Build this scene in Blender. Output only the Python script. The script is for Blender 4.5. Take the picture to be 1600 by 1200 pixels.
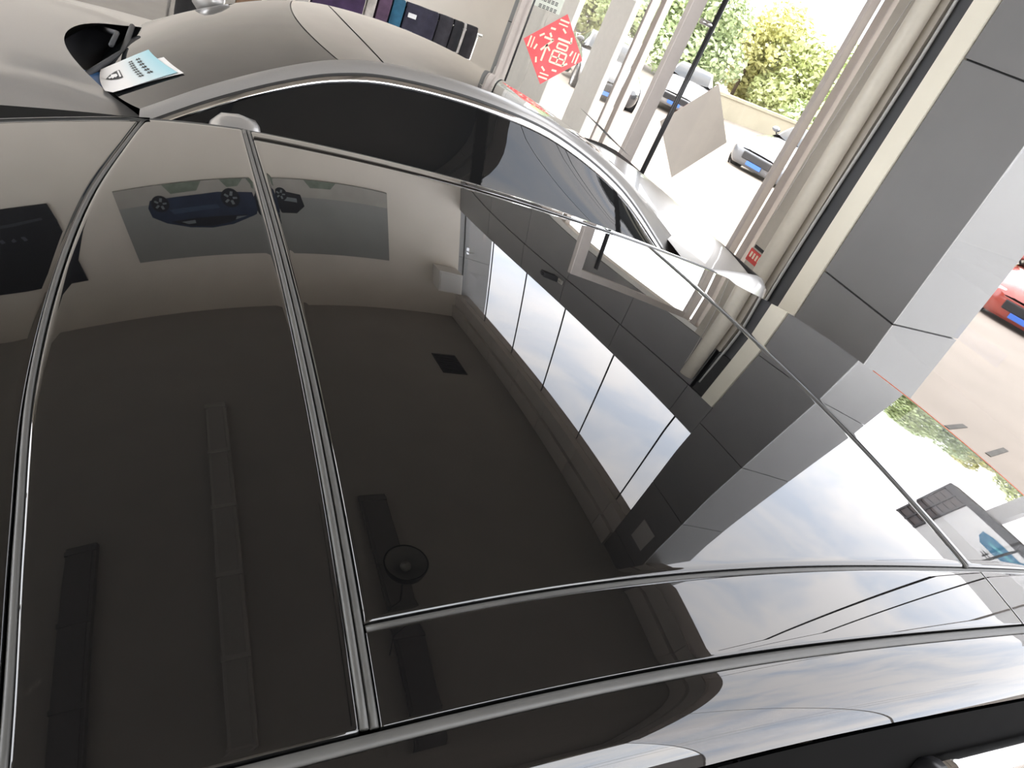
import bpy, bmesh, math, random
from mathutils import Vector, Matrix
random.seed(7)
scene = bpy.context.scene
for o in list(bpy.data.objects):
    bpy.data.objects.remove(o, do_unlink=True)
COL = scene.collection

# ------------------------------------------------------------------ camera
CAM_Z = 1.99
cam_d = bpy.data.cameras.new('camera'); cam = bpy.data.objects.new('camera', cam_d); COL.objects.link(cam)
cam_d.sensor_fit = 'HORIZONTAL'; cam_d.sensor_width = 36.0; cam_d.lens = 27.0
cam_d.clip_start = 0.02; cam_d.clip_end = 500
RX = (0.86931298, -0.32782189, 0.36990234)      # image right in world
RY = (0.110939, -0.59988297, -0.79235911)       # image down
RZ = (0.48165078, 0.72984466, -0.48511782)      # view direction
cam.matrix_world = Matrix(((RX[0], -RY[0], -RZ[0], 0.0), (RX[1], -RY[1], -RZ[1], 0.0),
                           (RX[2], -RY[2], -RZ[2], CAM_Z), (0, 0, 0, 1)))
scene.camera = cam

# ------------------------------------------------------------------ sky, sun, exposure
SKY = 8.1
world = bpy.data.worlds.new('sky'); scene.world = world; world.use_nodes = True
nt = world.node_tree; nt.nodes.clear()
w_out = nt.nodes.new('ShaderNodeOutputWorld'); w_bg = nt.nodes.new('ShaderNodeBackground')
w_tc = nt.nodes.new('ShaderNodeTexCoord'); w_mp = nt.nodes.new('ShaderNodeMapping')
w_no = nt.nodes.new('ShaderNodeTexNoise'); w_cr = nt.nodes.new('ShaderNodeValToRGB')
w_mp.inputs['Scale'].default_value = (1.0, 1.6, 2.2); w_mp.inputs['Rotation'].default_value = (0.1, 0.2, 0.7)
w_no.inputs['Scale'].default_value = 3.2; w_no.inputs['Detail'].default_value = 7; w_no.inputs['Roughness'].default_value = 0.55
w_no.inputs['Distortion'].default_value = 0.6
w_cr.color_ramp.elements[0].position = 0.36; w_cr.color_ramp.elements[0].color = (0.72, 0.78, 0.88, 1)
w_cr.color_ramp.elements[1].position = 0.60; w_cr.color_ramp.elements[1].color = (1.0, 0.975, 0.965, 1)
nt.links.new(w_tc.outputs['Generated'], w_mp.inputs['Vector']); nt.links.new(w_mp.outputs['Vector'], w_no.inputs['Vector'])
nt.links.new(w_no.outputs['Fac'], w_cr.inputs['Fac']); nt.links.new(w_cr.outputs['Color'], w_bg.inputs['Color'])
w_bg.inputs['Strength'].default_value = SKY
nt.links.new(w_bg.outputs['Background'], w_out.inputs['Surface'])

sun_d = bpy.data.lights.new('sun', 'SUN'); sun = bpy.data.objects.new('sun', sun_d); COL.objects.link(sun)
sun_d.energy = 4.0; sun_d.angle = math.radians(3.0); sun_d.color = (1.0, 0.93, 0.80)
sun.rotation_euler = Vector((0.12, -0.62, -0.77)).to_track_quat('-Z', 'Y').to_euler()

scene.view_settings.view_transform = 'Standard'; scene.view_settings.look = 'None'
scene.view_settings.gamma = 1.0; scene.view_settings.use_curve_mapping = False
scene.view_settings.exposure = 0.0

# ------------------------------------------------------------------ room measures
XW = 4.416        # inner face of the door wall
XG = XW + .03     # glass wall beyond the column
X_COL = 5.11      # outer end of the column
YB = 10.60        # back wall
YN = -4.2         # near wall behind the camera
XL = -9.0
H = 7.30
Y_COL0, Y_COL1 = 3.00, 3.69

def portal(name, c, nrm, sx, sy):      # emits nothing: tells the sampler where daylight enters
    l = bpy.data.lights.new(name, 'AREA'); l.shape = 'RECTANGLE'; l.size = sx; l.size_y = sy
    l.cycles.is_portal = True
    o = bpy.data.objects.new(name, l); COL.objects.link(o); o.location = c
    o.rotation_euler = Vector(nrm).to_track_quat('-Z', 'Z').to_euler()
portal('portal_transom', (XW + .3, 7.1, 5.25), (-1, 0, 0), 6.8, 2.4)
portal('portal_left', (XL - .25, 3.2, 3.45), (1, 0, 0), 13.0, 5.7)
portal('portal_door', (XW + .3, 7.1, 1.3), (-1, 0, 0), 6.8, 2.6)
portal('portal_glass_wall', (XG + .1, -.6, 3.2), (-1, 0, 0), 7.2, 6.5)
portal('portal_near', (2.75, YN - .2, 4.55), (0, 1, 0), 3.5, 3.9)

# ------------------------------------------------------------------ helpers
MATS = {}
def mat(name, col, rough=0.5, metal=0.0, ior=1.5, coat=0.0, noise=0.0, nscale=20.0, bump=0.0, bscale=60.0, emit=None, spec=None):
    if name in MATS: return MATS[name]
    m = bpy.data.materials.new(name); m.use_nodes = True; n = m.node_tree; b = n.nodes['Principled BSDF']
    b.inputs['Base Color'].default_value = (*col, 1); b.inputs['Roughness'].default_value = rough
    b.inputs['Metallic'].default_value = metal; b.inputs['IOR'].default_value = ior
    b.inputs['Coat Weight'].default_value = coat; b.inputs['Coat Roughness'].default_value = 0.01
    if spec is not None: b.inputs['Specular IOR Level'].default_value = spec
    tc = None
    if noise or bump:
        tc = n.nodes.new('ShaderNodeTexCoord')
    if noise:
        t = n.nodes.new('ShaderNodeTexNoise'); t.inputs['Scale'].default_value = nscale; t.inputs['Detail'].default_value = 5
        r = n.nodes.new('ShaderNodeValToRGB')
        r.color_ramp.elements[0].position = .3; r.color_ramp.elements[1].position = .7
        r.color_ramp.elements[0].color = (*[c * (1 - noise) for c in col], 1)
        r.color_ramp.elements[1].color = (*[min(1, c * (1 + noise)) for c in col], 1)
        n.links.new(tc.outputs['Object'], t.inputs['Vector']); n.links.new(t.outputs['Fac'], r.inputs['Fac'])
        n.links.new(r.outputs['Color'], b.inputs['Base Color'])
    if bump:
        t = n.nodes.new('ShaderNodeTexNoise'); t.inputs['Scale'].default_value = bscale; t.inputs['Detail'].default_value = 3
        bp = n.nodes.new('ShaderNodeBump'); bp.inputs['Strength'].default_value = bump; bp.inputs['Distance'].default_value = .01
        n.links.new(tc.outputs['Object'], t.inputs['Vector']); n.links.new(t.outputs['Fac'], bp.inputs['Height'])
        n.links.new(bp.outputs['Normal'], b.inputs['Normal'])
    if emit:
        b.inputs['Emission Color'].default_value = (*emit[0], 1); b.inputs['Emission Strength'].default_value = emit[1]
    MATS[name] = m
    return m

def glass_mat(name, tint=(0.975, 0.975, 0.97)):
    m = bpy.data.materials.new(name); m.use_nodes = True; n = m.node_tree; n.nodes.clear()
    o = n.nodes.new('ShaderNodeOutputMaterial'); mx = n.nodes.new('ShaderNodeMixShader')
    tr = n.nodes.new('ShaderNodeBsdfTransparent'); tr.inputs['Color'].default_value = (*tint, 1)
    gl = n.nodes.new('ShaderNodeBsdfGlossy'); gl.inputs['Roughness'].default_value = 0.0
    ge = n.nodes.new('ShaderNodeNewGeometry'); dt = n.nodes.new('ShaderNodeVectorMath'); dt.operation = 'DOT_PRODUCT'
    n.links.new(ge.outputs['Incoming'], dt.inputs[0]); n.links.new(ge.outputs['Normal'], dt.inputs[1])
    def mth(op, a, bval=None):
        q = n.nodes.new('ShaderNodeMath'); q.operation = op
        n.links.new(a, q.inputs[0])
        if bval is not None: q.inputs[1].default_value = bval
        return q.outputs[0]
    c = mth('ABSOLUTE', dt.outputs['Value']); c = mth('SUBTRACT', c, 1.0); c = mth('ABSOLUTE', c); c = mth('POWER', c, 5.0)
    c = mth('MULTIPLY', c, .96); c = mth('ADD', c, .035)
    n.links.new(c, mx.inputs['Fac']); n.links.new(tr.outputs['BSDF'], mx.inputs[1])
    n.links.new(gl.outputs['BSDF'], mx.inputs[2]); n.links.new(mx.outputs['Shader'], o.inputs['Surface'])
    return m

def tag(o, label=None, cat=None, group=None, kind=None):
    if label: o['label'] = label
    if cat: o['category'] = cat
    if group: o['group'] = group
    if kind: o['kind'] = kind
    return o
def empty(name, loc=(0, 0, 0), rz=0.0, **k):
    o = bpy.data.objects.new(name, None); COL.objects.link(o); o.location = loc; o.rotation_euler = (0, 0, rz)
    o.empty_display_size = .1
    return tag(o, **k)
def mobj(name, verts, faces, m, parent=None, smooth=False, mats=None, fm=None):
    me = bpy.data.meshes.new(name); me.from_pydata([tuple(v) for v in verts], [], [tuple(f) for f in faces]); me.update()
    if mats:
        for x in mats: me.materials.append(x)
        if fm:
            for p, i in zip(me.polygons, fm): p.material_index = i
    else:
        me.materials.append(m)
    if smooth:
        for p in me.polygons: p.use_smooth = True
    o = bpy.data.objects.new(name, me); COL.objects.link(o)
    if parent: o.parent = parent
    return o
BOXF = [(0, 3, 2, 1), (4, 5, 6, 7), (0, 1, 5, 4), (1, 2, 6, 5), (2, 3, 7, 6), (3, 0, 4, 7)]
def boxv(lo, hi):
    x0, y0, z0 = lo; x1, y1, z1 = hi
    return [(x0, y0, z0), (x1, y0, z0), (x1, y1, z0), (x0, y1, z0), (x0, y0, z1), (x1, y0, z1), (x1, y1, z1), (x0, y1, z1)]
def box(name, lo, hi, m, parent=None, bevel=0.0):
    o = mobj(name, boxv(lo, hi), BOXF, m, parent)
    if bevel:
        bm = bmesh.new(); bm.from_mesh(o.data)
        bmesh.ops.bevel(bm, geom=bm.edges[:], offset=bevel, segments=2, affect='EDGES', profile=.5)
        bm.to_mesh(o.data); bm.free()
    return o
def boxes(name, lst, m, parent=None):
    v, f = [], []
    for lo, hi in lst:
        b = len(v); v += boxv(lo, hi); f += [tuple(i + b for i in q) for q in BOXF]
    return mobj(name, v, f, m, parent)
def tube_geo(pts, r, seg=8, caps=True):
    pts = [Vector(p) for p in pts]; v, f = [], []
    n = len(pts); prev = None
    for i, p in enumerate(pts):
        t = (pts[min(i + 1, n - 1)] - pts[max(i - 1, 0)]).normalized()
        a = prev if prev is not None else (Vector((0, 0, 1)) if abs(t.z) < .9 else Vector((1, 0, 0)))
        b = (a - t * a.dot(t)).normalized(); prev = b; c = t.cross(b)
        rr = r[i] if isinstance(r, (list, tuple)) else r
        for k in range(seg):
            g = 2 * math.pi * k / seg; v.append(p + b * math.cos(g) * rr + c * math.sin(g) * rr)
    for i in range(n - 1):
        for k in range(seg):
            k2 = (k + 1) % seg; f.append((i * seg + k, i * seg + k2, (i + 1) * seg + k2, (i + 1) * seg + k))
    if caps: f.append(tuple(range(seg - 1, -1, -1))); f.append(tuple((n - 1) * seg + k for k in range(seg)))
    return v, f
def tube(name, pts, r, m, parent=None, seg=8):
    v, f = tube_geo(pts, r, seg); return mobj(name, v, f, m, parent, smooth=True)
def grid_geo(fn, us, vs):
    v = [fn(a, b) for a in us for b in vs]; nv = len(vs)
    f = [(i * nv + j, (i + 1) * nv + j, (i + 1) * nv + j + 1, i * nv + j + 1) for i in range(len(us) - 1) for j in range(nv - 1)]
    return v, f
def lin(a, b, n): return [a + (b - a) * i / (n - 1) for i in range(n)]
def grid(name, fn, us, vs, m, parent=None, flip=False, thick=0.0):
    v, f = grid_geo(fn, us, vs)
    if flip: f = [q[::-1] for q in f]
    o = mobj(name, v, f, m, parent, smooth=True)
    if thick:
        md = o.modifiers.new('thickness', 'SOLIDIFY'); md.thickness = thick; md.offset = -1
    return o
def lathe(name, prof, m, parent=None, seg=24, axis='z', loc=(0, 0, 0)):
    v, f = [], []
    for (r, h) in prof:
        for k in range(seg):
            a = 2 * math.pi * k / seg; c, s = r * math.cos(a), r * math.sin(a)
            p = (c, s, h) if axis == 'z' else ((c, h, s) if axis == 'y' else (h, c, s))
            v.append((p[0] + loc[0], p[1] + loc[1], p[2] + loc[2]))
    for i in range(len(prof) - 1):
        for k in range(seg):
            k2 = (k + 1) % seg
            f.append((i * seg + k, i * seg + k2, (i + 1) * seg + k2, (i + 1) * seg + k))
    return mobj(name, v, f, m, parent, smooth=True)
def prism(name, poly, d, m, parent=None, axis='y', at=0.0):
    """extrude a 2-D outline; axis is the extrusion axis"""
    def P(a, b, c): return (a, c, b) if axis == 'y' else ((c, a, b) if axis == 'x' else (a, b, c))
    n = len(poly)
    v = [P(a, b, at) for a, b in poly] + [P(a, b, at + d) for a, b in poly]
    f = [tuple(range(n)), tuple(range(2 * n - 1, n - 1, -1))] + [(i, i + n, (i + 1) % n + n, (i + 1) % n) for i in range(n)]
    return mobj(name, v, f, m, parent)
def curve1(tab):
    """smooth interpolation through (x, value...) rows"""
    xs = [r[0] for r in tab]; k = len(tab[0]) - 1
    def fn(x):
        if x <= xs[0]: return tab[0][1:] if k > 1 else tab[0][1]
        if x >= xs[-1]: return tab[-1][1:] if k > 1 else tab[-1][1]
        i = max(j for j in range(len(xs) - 1) if xs[j] <= x)
        h = xs[i + 1] - xs[i]; t = (x - xs[i]) / h; out = []
        for c in range(1, k + 1):
            y0, y1 = tab[i][c], tab[i + 1][c]
            m0 = (y1 - tab[i - 1][c]) / (xs[i + 1] - xs[i - 1]) if i > 0 else (y1 - y0) / h
            m1 = (tab[i + 2][c] - y0) / (xs[i + 2] - xs[i]) if i + 2 < len(xs) else (y1 - y0) / h
            out.append((2*t**3-3*t*t+1)*y0 + (t**3-2*t*t+t)*h*m0 + (-2*t**3+3*t*t)*y1 + (t**3-t*t)*h*m1)
        return out if k > 1 else out[0]
    return fn

# ------------------------------------------------------------------ materials
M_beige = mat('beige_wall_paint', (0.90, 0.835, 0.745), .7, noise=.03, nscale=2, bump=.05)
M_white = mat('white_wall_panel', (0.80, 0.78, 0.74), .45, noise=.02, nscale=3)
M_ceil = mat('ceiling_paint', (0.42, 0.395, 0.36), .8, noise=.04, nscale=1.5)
M_floor = mat('polished_floor_tile', (0.22, 0.208, 0.19), .25, noise=.05, nscale=4)
M_grey = mat('grey_cladding_panel', (0.208, 0.205, 0.206), .45, noise=.03, nscale=3)
M_grey_daylit = mat('grey_cladding_panel_daylit', (0.39, 0.395, 0.39), .45, noise=.02, nscale=3)  # same cladding as the grey panels, lightened to paint in outdoor light
M_cream = mat('cream_paint', (0.93, 0.88, 0.74), .6, noise=.02, nscale=4)
M_dark = mat('dark_grey_paint', (0.07, 0.072, 0.078), .6, noise=.05, nscale=5)
M_joint = mat('joint_filler', (0.03, 0.03, 0.03), .8, noise=.1)
M_beam = mat('taupe_fascia_panel', (0.62, 0.58, 0.54), .5, noise=.04, nscale=3)
M_frame = mat('champagne_aluminium_frame', (0.50, 0.455, 0.42), .4, metal=.3, noise=.03)
M_frame_w = mat('off_white_frame', (0.72, 0.70, 0.65), .5, noise=.03)
M_pipe = mat('beige_plastic_pipe', (0.66, 0.61, 0.52), .45, noise=.03)
M_taupe = mat('taupe_wall', (0.46, 0.42, 0.36), .7, noise=.03)
M_black = mat('black_plastic', (0.018, 0.018, 0.02), .35, noise=.1)
M_chrome = mat('chrome', (0.86, 0.86, 0.86), .08, metal=1.0, noise=.01)
M_glass = glass_mat('clear_pane_glass')
M_tint = glass_mat('tinted_pane_glass', (0.73, 0.73, 0.735))
M_ground = mat('pale_concrete_ground', (0.235, 0.20, 0.168), .85, noise=.08, nscale=.8, bump=.1)
M_paint_black = mat('black_gloss_car_paint', (0.0045, 0.0045, 0.005), .015, ior=1.5, coat=1.0, noise=.05, nscale=400)
M_roofglass = mat('black_roof_glass', (0.004, 0.004, 0.0042), .008, ior=1.5, coat=1.0, noise=.05, nscale=400)
M_seal = mat('grey_rubber_seal', (0.11, 0.11, 0.105), .42, noise=.08)
M_rubber = mat('black_rubber_seal', (0.035, 0.035, 0.034), .32, noise=.1)
M_carglass = mat('dark_car_glass', (0.006, 0.007, 0.008), .01, ior=1.6, noise=.05)
M_silver = mat('silver_grey_car_paint', (0.41, 0.40, 0.388), .30, metal=.45, coat=.6, noise=.02, nscale=300)
M_matt = mat('matt_black_trim', (.006, .006, .006), .9, noise=.1, spec=.1)
M_tyre = mat('tyre_rubber', (0.02, 0.02, 0.02), .8, noise=.1)
M_rim = mat('alloy_rim', (0.5, 0.5, 0.5), .3, metal=.8, noise=.02)
M_lamp = mat('headlamp_lens', (0.7, 0.72, 0.75), .1, coat=1, noise=.05)
M_taillamp = mat('tail_lamp_lens', (0.45, 0.02, 0.02), .15, coat=1, noise=.05)

# ------------------------------------------------------------------ room shell
def struct(o): o['kind'] = 'structure'; return o
struct(box('floor', (XL, YN, -.1), (XG + .05, YB + .2, 0), M_floor))
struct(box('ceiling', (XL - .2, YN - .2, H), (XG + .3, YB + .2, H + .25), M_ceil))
struct(box('wall_back', (XL, YB, 0), (XW + .02, YB + .2, H), M_beige))
struct(boxes('wall_left', [((XL - .2, YN - .2, 6.3), (XL, YB + .2, H)), ((XL - .2, YN - .2, 0), (XL, YN + .6, 6.3)), ((XL - .2, YB - .6, 0), (XL, YB + .2, 6.3)), ((XL - .2, YN + .6, 0), (XL, YB - .6, .6))], M_beige))
struct(box('wall_near', (XL, YN - .2, 0), (1.0, YN, H), M_beige))
struct(boxes('wall_near_fascia_and_light_block', [((1.0, YN - .2, 6.5), (XG + .15, YN, H)), ((1.0, YN - .2, 0), (XG, YN, 2.6))], M_beam))  # unseen lower half closed off to keep ground light from the ceiling

# twin column at the far end of the window band, its outer face seen through the glass
col2 = struct(box('column_far', (XW + .025, YB + .025, -.6), (X_COL, YB + .7, H + .3), M_joint))
JZ = [-.6, .816, 2.31, 3.80, 5.30, 6.79, H + .3]
for a, b in zip(JZ, JZ[1:]):
    box('outer_panel', (XW + .02, YB, a + .006), (X_COL + .03, YB + .03, b - .006), M_grey_daylit, col2)
g = empty('access_handle', (4.62, YB, 5.06), label='small dark lever on the daylit far column, seen in the roof reflection', cat='handle')
box('backplate', (-.03, -.012, -.1), (.03, 0, .1), M_chrome, g, .004)
tube('lever', [(0, -.012, .03), (0, -.05, .03), (.12, -.055, .0)], .012, M_black, g)
tag(box('cable_slot', (4.93, YB - .012, 4.1), (4.99, YB - .001, 4.6), M_frame, None, .004), 'narrow vertical cover strip on the daylit far column', 'cover strip')

# grey header over the doors and its panels
hdr = struct(box('wall_right_header', (XW + .03, Y_COL1, 2.66), (XW + .3, YB, 4.05), M_joint))
hy = [Y_COL1, 4.1, 5.42, 6.72, 7.98, 9.28, YB - .01]
for a, b in zip(hy, hy[1:]):
    box('panel', (XW, a + .004, 3.46), (XW + .04, b - .004, 4.05), M_grey, hdr)
    if a > 4.0:
        box('panel', (XW + .02, a + .004, 2.66), (XW + .04, b - .004, 3.452), M_grey, hdr)
# upper window band
for i, (a, b) in enumerate(zip(hy, hy[1:])):
    w = struct(empty('window_%d' % (i + 1), (XW + .12, (a + b) / 2, 4.05)))
    d = (b - a) / 2
    box('pane', (0, -d + .0045, .0), (.012, d - .0045, 2.45), M_tint, w)
    boxes('joint_strip', [((-.004, -d, 0), (.016, -d + .0045, 2.42)), ((-.004, d - .0045, 0), (.016, d, 2.42))], M_joint, w)
# fascia of two tiers of panels above the upper windows, continuing over the glass wall
fas = struct(box('trim_1', (XW + .05, Y_COL1, 6.50), (XW + .3, YB, H), M_beam))
fy = [Y_COL1] + [4.05 + 1.12 * k for k in range(6)] + [YB - .01]
for a, b in zip(fy, fy[1:]):
    box('panel', (XW + .0, a + .004, 6.50), (XW + .06, b - .004, 6.865), M_beam, fas)
    box('panel', (XW - .05, a + .004, 6.885), (XW + .06, b - .004, 7.28), M_beam, fas)
fas2 = struct(box('trim_2', (XW + .05, YN, 6.50), (XW + .3, Y_COL0, H), M_beam))
fy = [YN + 1.2 * k for k in range(6)] + [Y_COL0]
for a, b in zip(fy, fy[1:]):
    box('panel', (XW, a + .004, 6.50), (XW + .06, b - .004, 6.865), M_beam, fas2)
    box('panel', (XW - .05, a + .004, 6.885), (XW + .06, b - .004, 7.28), M_beam, fas2)

# corner column: grey face to the doors, outer face the same cladding with daylight painted in
col = struct(box('column', (XW + .025, Y_COL0 + .025, -.6), (X_COL - .02, Y_COL1, H + .3), M_joint))
jz = [0, .816, 2.31, 3.80, 5.30, 6.79, H]
for a, b in zip(jz, jz[1:]):
    box('grey_panel', (XW, Y_COL0 + .002, a + .006), (XW + .03, Y_COL1, b - .006), M_grey, col)
    box('outer_panel', (XW + .002, Y_COL0, a + .006), (X_COL, Y_COL0 + .03, b - .006), M_grey_daylit, col)

# strip of wall between door frame and column
struct(box('trim_3', (XW - .012, 3.70, 0), (XW + .12, 3.865, 3.455), M_cream))
struct(box('trim_4', (XW + .06, 3.865, 0), (XW + .25, 4.06, 3.455), M_dark))
struct(box('wall_right_strip', (XW + .03, 4.06, 0), (XW + .25, 4.44, 3.455), M_taupe))
t = tag(tube('drain_pipe', [(XW - .035, 4.16, z) for z in (0, 1.1, 2.2, 3.33)], .068, M_pipe, None, 20),
        'beige vertical plastic pipe on the taupe wall strip beside the door', 'pipe')
pts = [(XW + .035, 4.03 + .012 * math.sin(z * 2.1), z) for z in lin(0.02, 3.3, 30)]
tag(tube('hanging_cable', pts, .012, mat('light_grey_cable', (0.5, 0.5, 0.48), .5, noise=.05)), 'light grey cable hanging straight beside the beige pipe', 'cable')
pts = [(XW - .005, 4.34 + .05 * math.sin(z * 1.3 + .4), z) for z in lin(.9, 3.2, 30)]
tag(tube('thin_wire', pts, .004, mat('pale_wire', (0.6, 0.58, 0.54), .5, noise=.05)), 'thin pale wire running up the taupe wall strip', 'wire')
g = empty('warning_sticker', (XW + .028, 4.36, .56), label='small red sticker with a black top bar low on the taupe wall strip', cat='sticker')
M_red = mat('red_print', (0.62, 0.07, 0.06), .5, noise=.1)
M_cr2 = mat('cream_print', (0.83, 0.71, 0.55), .6, noise=.05)
box('backing', (-.004, -.085, -.055), (0, .085, .045), M_red, g)
box('top_bar', (-.006, -.05, .06), (0, .06, .085), M_black, g)
for k in range(4): box('print_mark', (-.006, -.065 + .036 * k, -.02), (-.003, -.045 + .036 * k, .025), M_cr2, g)

# door opening frame
fr = struct(empty('door_frame', (XW + .1, 0, 0)))
for nm, a, b, m in [('jamb', 4.54, 4.62, M_frame), ('jamb', 7.20, 7.29, M_frame), ('post', 7.74, 8.24, M_frame_w), ('post', 8.94, 9.03, M_frame_w), ('post', 9.62, 9.70, M_frame_w), ('jamb', 4.435, 4.45, M_frame)]:
    box(nm, (-.02, a, 0), (.05, b, 2.66), m, fr, .004)
box('head_rail', (-.06, 4.44, 2.57), (.12, YB - .01, 2.66), M_frame_w, fr, .004)
for a, b in ((4.46, 4.54), (7.29, 7.74), (8.24, 8.94)):
    box('side_pane', (.02, a, 0.02), (.03, b, 2.57), M_glass, fr)
box('end_panel', (-.01, 9.04, 0), (.05, YB - .01, 2.57), M_frame_w, fr)
box('end_molding', (-.035, YB - .40, 0), (.0, YB - .30, 2.57), M_frame_w, fr, .012)
box('end_molding', (-.035, YB - .14, 0), (.0, YB - .05, 2.57), M_frame_w, fr, .012)
box('end_plinth', (-.05, YB - .44, 0), (.0, YB - .02, .22), M_frame_w, fr, .012)
box('transom_bar', (-.03, 7.29, 2.02), (.08, 8.94, 2.08), M_frame_w, fr)

def door_leaf(name, hinge, free, top, off=.19, hr=.017):
    hx, hy_ = hinge; fx, fy_ = free; w = math.hypot(fx - hx, fy_ - hy_); rz = math.atan2(fy_ - hy_, fx - hx)
    d = struct(empty(name, (hx, hy_, 0), rz))
    box('hinge_stile', (0, -.022, .02), (.09, .022, top), M_frame, d, .004)
    box('free_stile', (w - .105, -.022, .02), (w, .022, top), M_frame, d, .004)
    box('top_rail', (.09, -.02, top - .1), (w - .105, .02, top), M_frame, d, .004)
    box('bottom_rail', (.09, -.02, .02), (w - .105, .02, .17), M_frame, d, .004)
    box('pane', (.09, -.005, .17), (w - .105, .005, top - .1), M_glass, d)
    tube('pull_handle', [(w - off, .07, .15), (w - off, .07, 2.35)], hr, M_black, d, 10)
    for z in (.45, 1.9): tube('handle_bracket', [(w - off, .07, z), (w - min(.13, off), .004, z)], .016, M_chrome, d, 8)
    return d
door_leaf('door_1', (XW + .02, 4.60), (2.895, 4.385), 2.55)
door_leaf('door_2', (XW + .02, 7.22), (3.06, 7.20), 2.55, .10, .009)

# red paper charms pasted on the two open leaves (outer faces)
def charm(c, rz, red_front, label):
    g = empty('red_paper_charm', c, rz, label=label, cat='paper')
    r = .335
    front = -1 if red_front else 1
    def sq(s): return [(0, s), (s, 0), (0, -s), (-s, 0)]
    M_back = mat('grey_paper_back', (0.82, 0.745, 0.67), .8, noise=.03, nscale=8)
    M_fr = mat('red_paper_print', (0.78, 0.09, 0.10), .55, noise=.15, nscale=9)
    prism('sheet', sq(r), .002, M_fr if red_front else M_back, g, 'y', -.001)
    if not red_front:
        prism('printed_face', sq(r), .001, M_fr, g, 'y', .0011)
    y = -.0026 if red_front else .0022
    sx = 1 if red_front else -1
    def bar(a, b, wd, m=M_cr2, nm='print_stroke'):
        a, b = Vector((a[0] * sx, a[1])), Vector((b[0] * sx, b[1])); d = (b - a).normalized(); n = Vector((-d.y, d.x)) * wd / 2
        prism(nm, [tuple(a + n), tuple(b + n), tuple(b - n), tuple(a - n)], .0009, m, g, 'y', y)
    # gold good-fortune character with ornaments
    for a, b, wd in [((-.10, .13), (-.07, .10), .02), ((-.14, .08), (-.04, .08), .02), ((-.04, .08), (-.13, -.04), .02), ((-.085, .03), (-.085, -.13), .02), ((-.07, .01), (-.035, -.02), .018),
                     ((0, .11), (.15, .11), .02), ((.02, .075), (.13, .075), .016), ((.02, .03), (.13, .03), .016), ((.02, .075), (.02, .03), .016), ((.13, .075), (.13, .03), .016),
                     ((.0, 0), (.15, 0), .018), ((.0, -.11), (.15, -.11), .018), ((.0, 0), (.0, -.11), .018), ((.15, 0), (.15, -.11), .018), ((.075, 0), (.075, -.11), .014), ((0, -.055), (.15, -.055), .014)]:
        bar(a, b, wd)
    for q in range(4):
        a = math.pi / 2 * q
        for dd, ww in ((.27, .016), (.235, .012)):
            c0 = (dd * math.cos(a) - .05 * math.sin(a), dd * math.sin(a) + .05 * math.cos(a)); c1 = (dd * math.cos(a) + .05 * math.sin(a), dd * math.sin(a) - .05 * math.cos(a))
            bar(c0, c1, ww, nm='ornament')
    for k in range(10):
        a = k * .63; bar((.185 * math.cos(a), .185 * math.sin(a)), (.205 * math.cos(a + .25), .205 * math.sin(a + .25)), .018, nm='ornament')
    return g
charm((3.55, 7.190, 1.10), 0, True, 'red diamond good-fortune paper with cream print facing the room on the far glass door')
rzA = math.atan2(4.60 - 4.385, XW + .02 - 2.895)
charm((3.435, 4.471, 1.265), rzA, False, 'plain grey back of a diamond paper on the near glass door')
g = empty('glass_notice', (3.31, 7.19, 1.45), label='pale notice with black print on the far glass door above the red paper', cat='notice')
box('sheet', (-.15, -.001, -.05), (.16, .001, .1), mat('pale_notice_paper', (0.62, 0.66, 0.58), .7, noise=.03), g)
for r in range(2):
    for k in range(6 - r):
        for q in range(3): box('print_stroke', (-.12 + .04 * k + .05 * r, -.002, .035 - .06 * r - .012 * q), (-.09 + .04 * k + .05 * r, -.001, .042 - .06 * r - .012 * q), M_black, g)

# security camera under the header
g = empty('security_camera', (XW - .01, 6.80, 3.58), label='small dark security camera on the grey header above the doors', cat='camera')
box('mount', (-.02, -.05, -.05), (.01, .05, .05), M_frame_w, g, .006)
tube('arm', [(-.02, 0, 0), (-.1, 0, -.02)], .018, M_frame_w, g)
box('housing', (-.3, -.055, -.09), (-.08, .055, .03), M_dark, g, .012)
lathe('lens', [(0, -.32), (.035, -.32), (.038, -.3), (.038, -.27)], M_black, g, 16, 'x', (0, 0, -.03))
# bright panel on the fascia end by the column
tag(box('vent_cover', (XW - .02, 3.15, 5.95), (XW - .002, 3.42, 6.45), mat('pale_vent_cover', (.6, .58, .56), .5, noise=.03), None, .004), 'small pale cover plate high on the grey column face', 'cover plate')
g = empty('red_name_plate', (4.90, YB - .002, 3.80), label='dark red plate with pale print on the daylit far column', cat='sign')
box('plate', (-.2, -.012, -.09), (.2, 0, .09), mat('dark_red_plate', (0.22, 0.025, 0.02), .4, noise=.05), g, .004)
for k in range(5): box('print_mark', (-.15 + .065 * k, -.015, -.04), (-.11 + .065 * k, -.011, .04), M_cr2, g)

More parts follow.
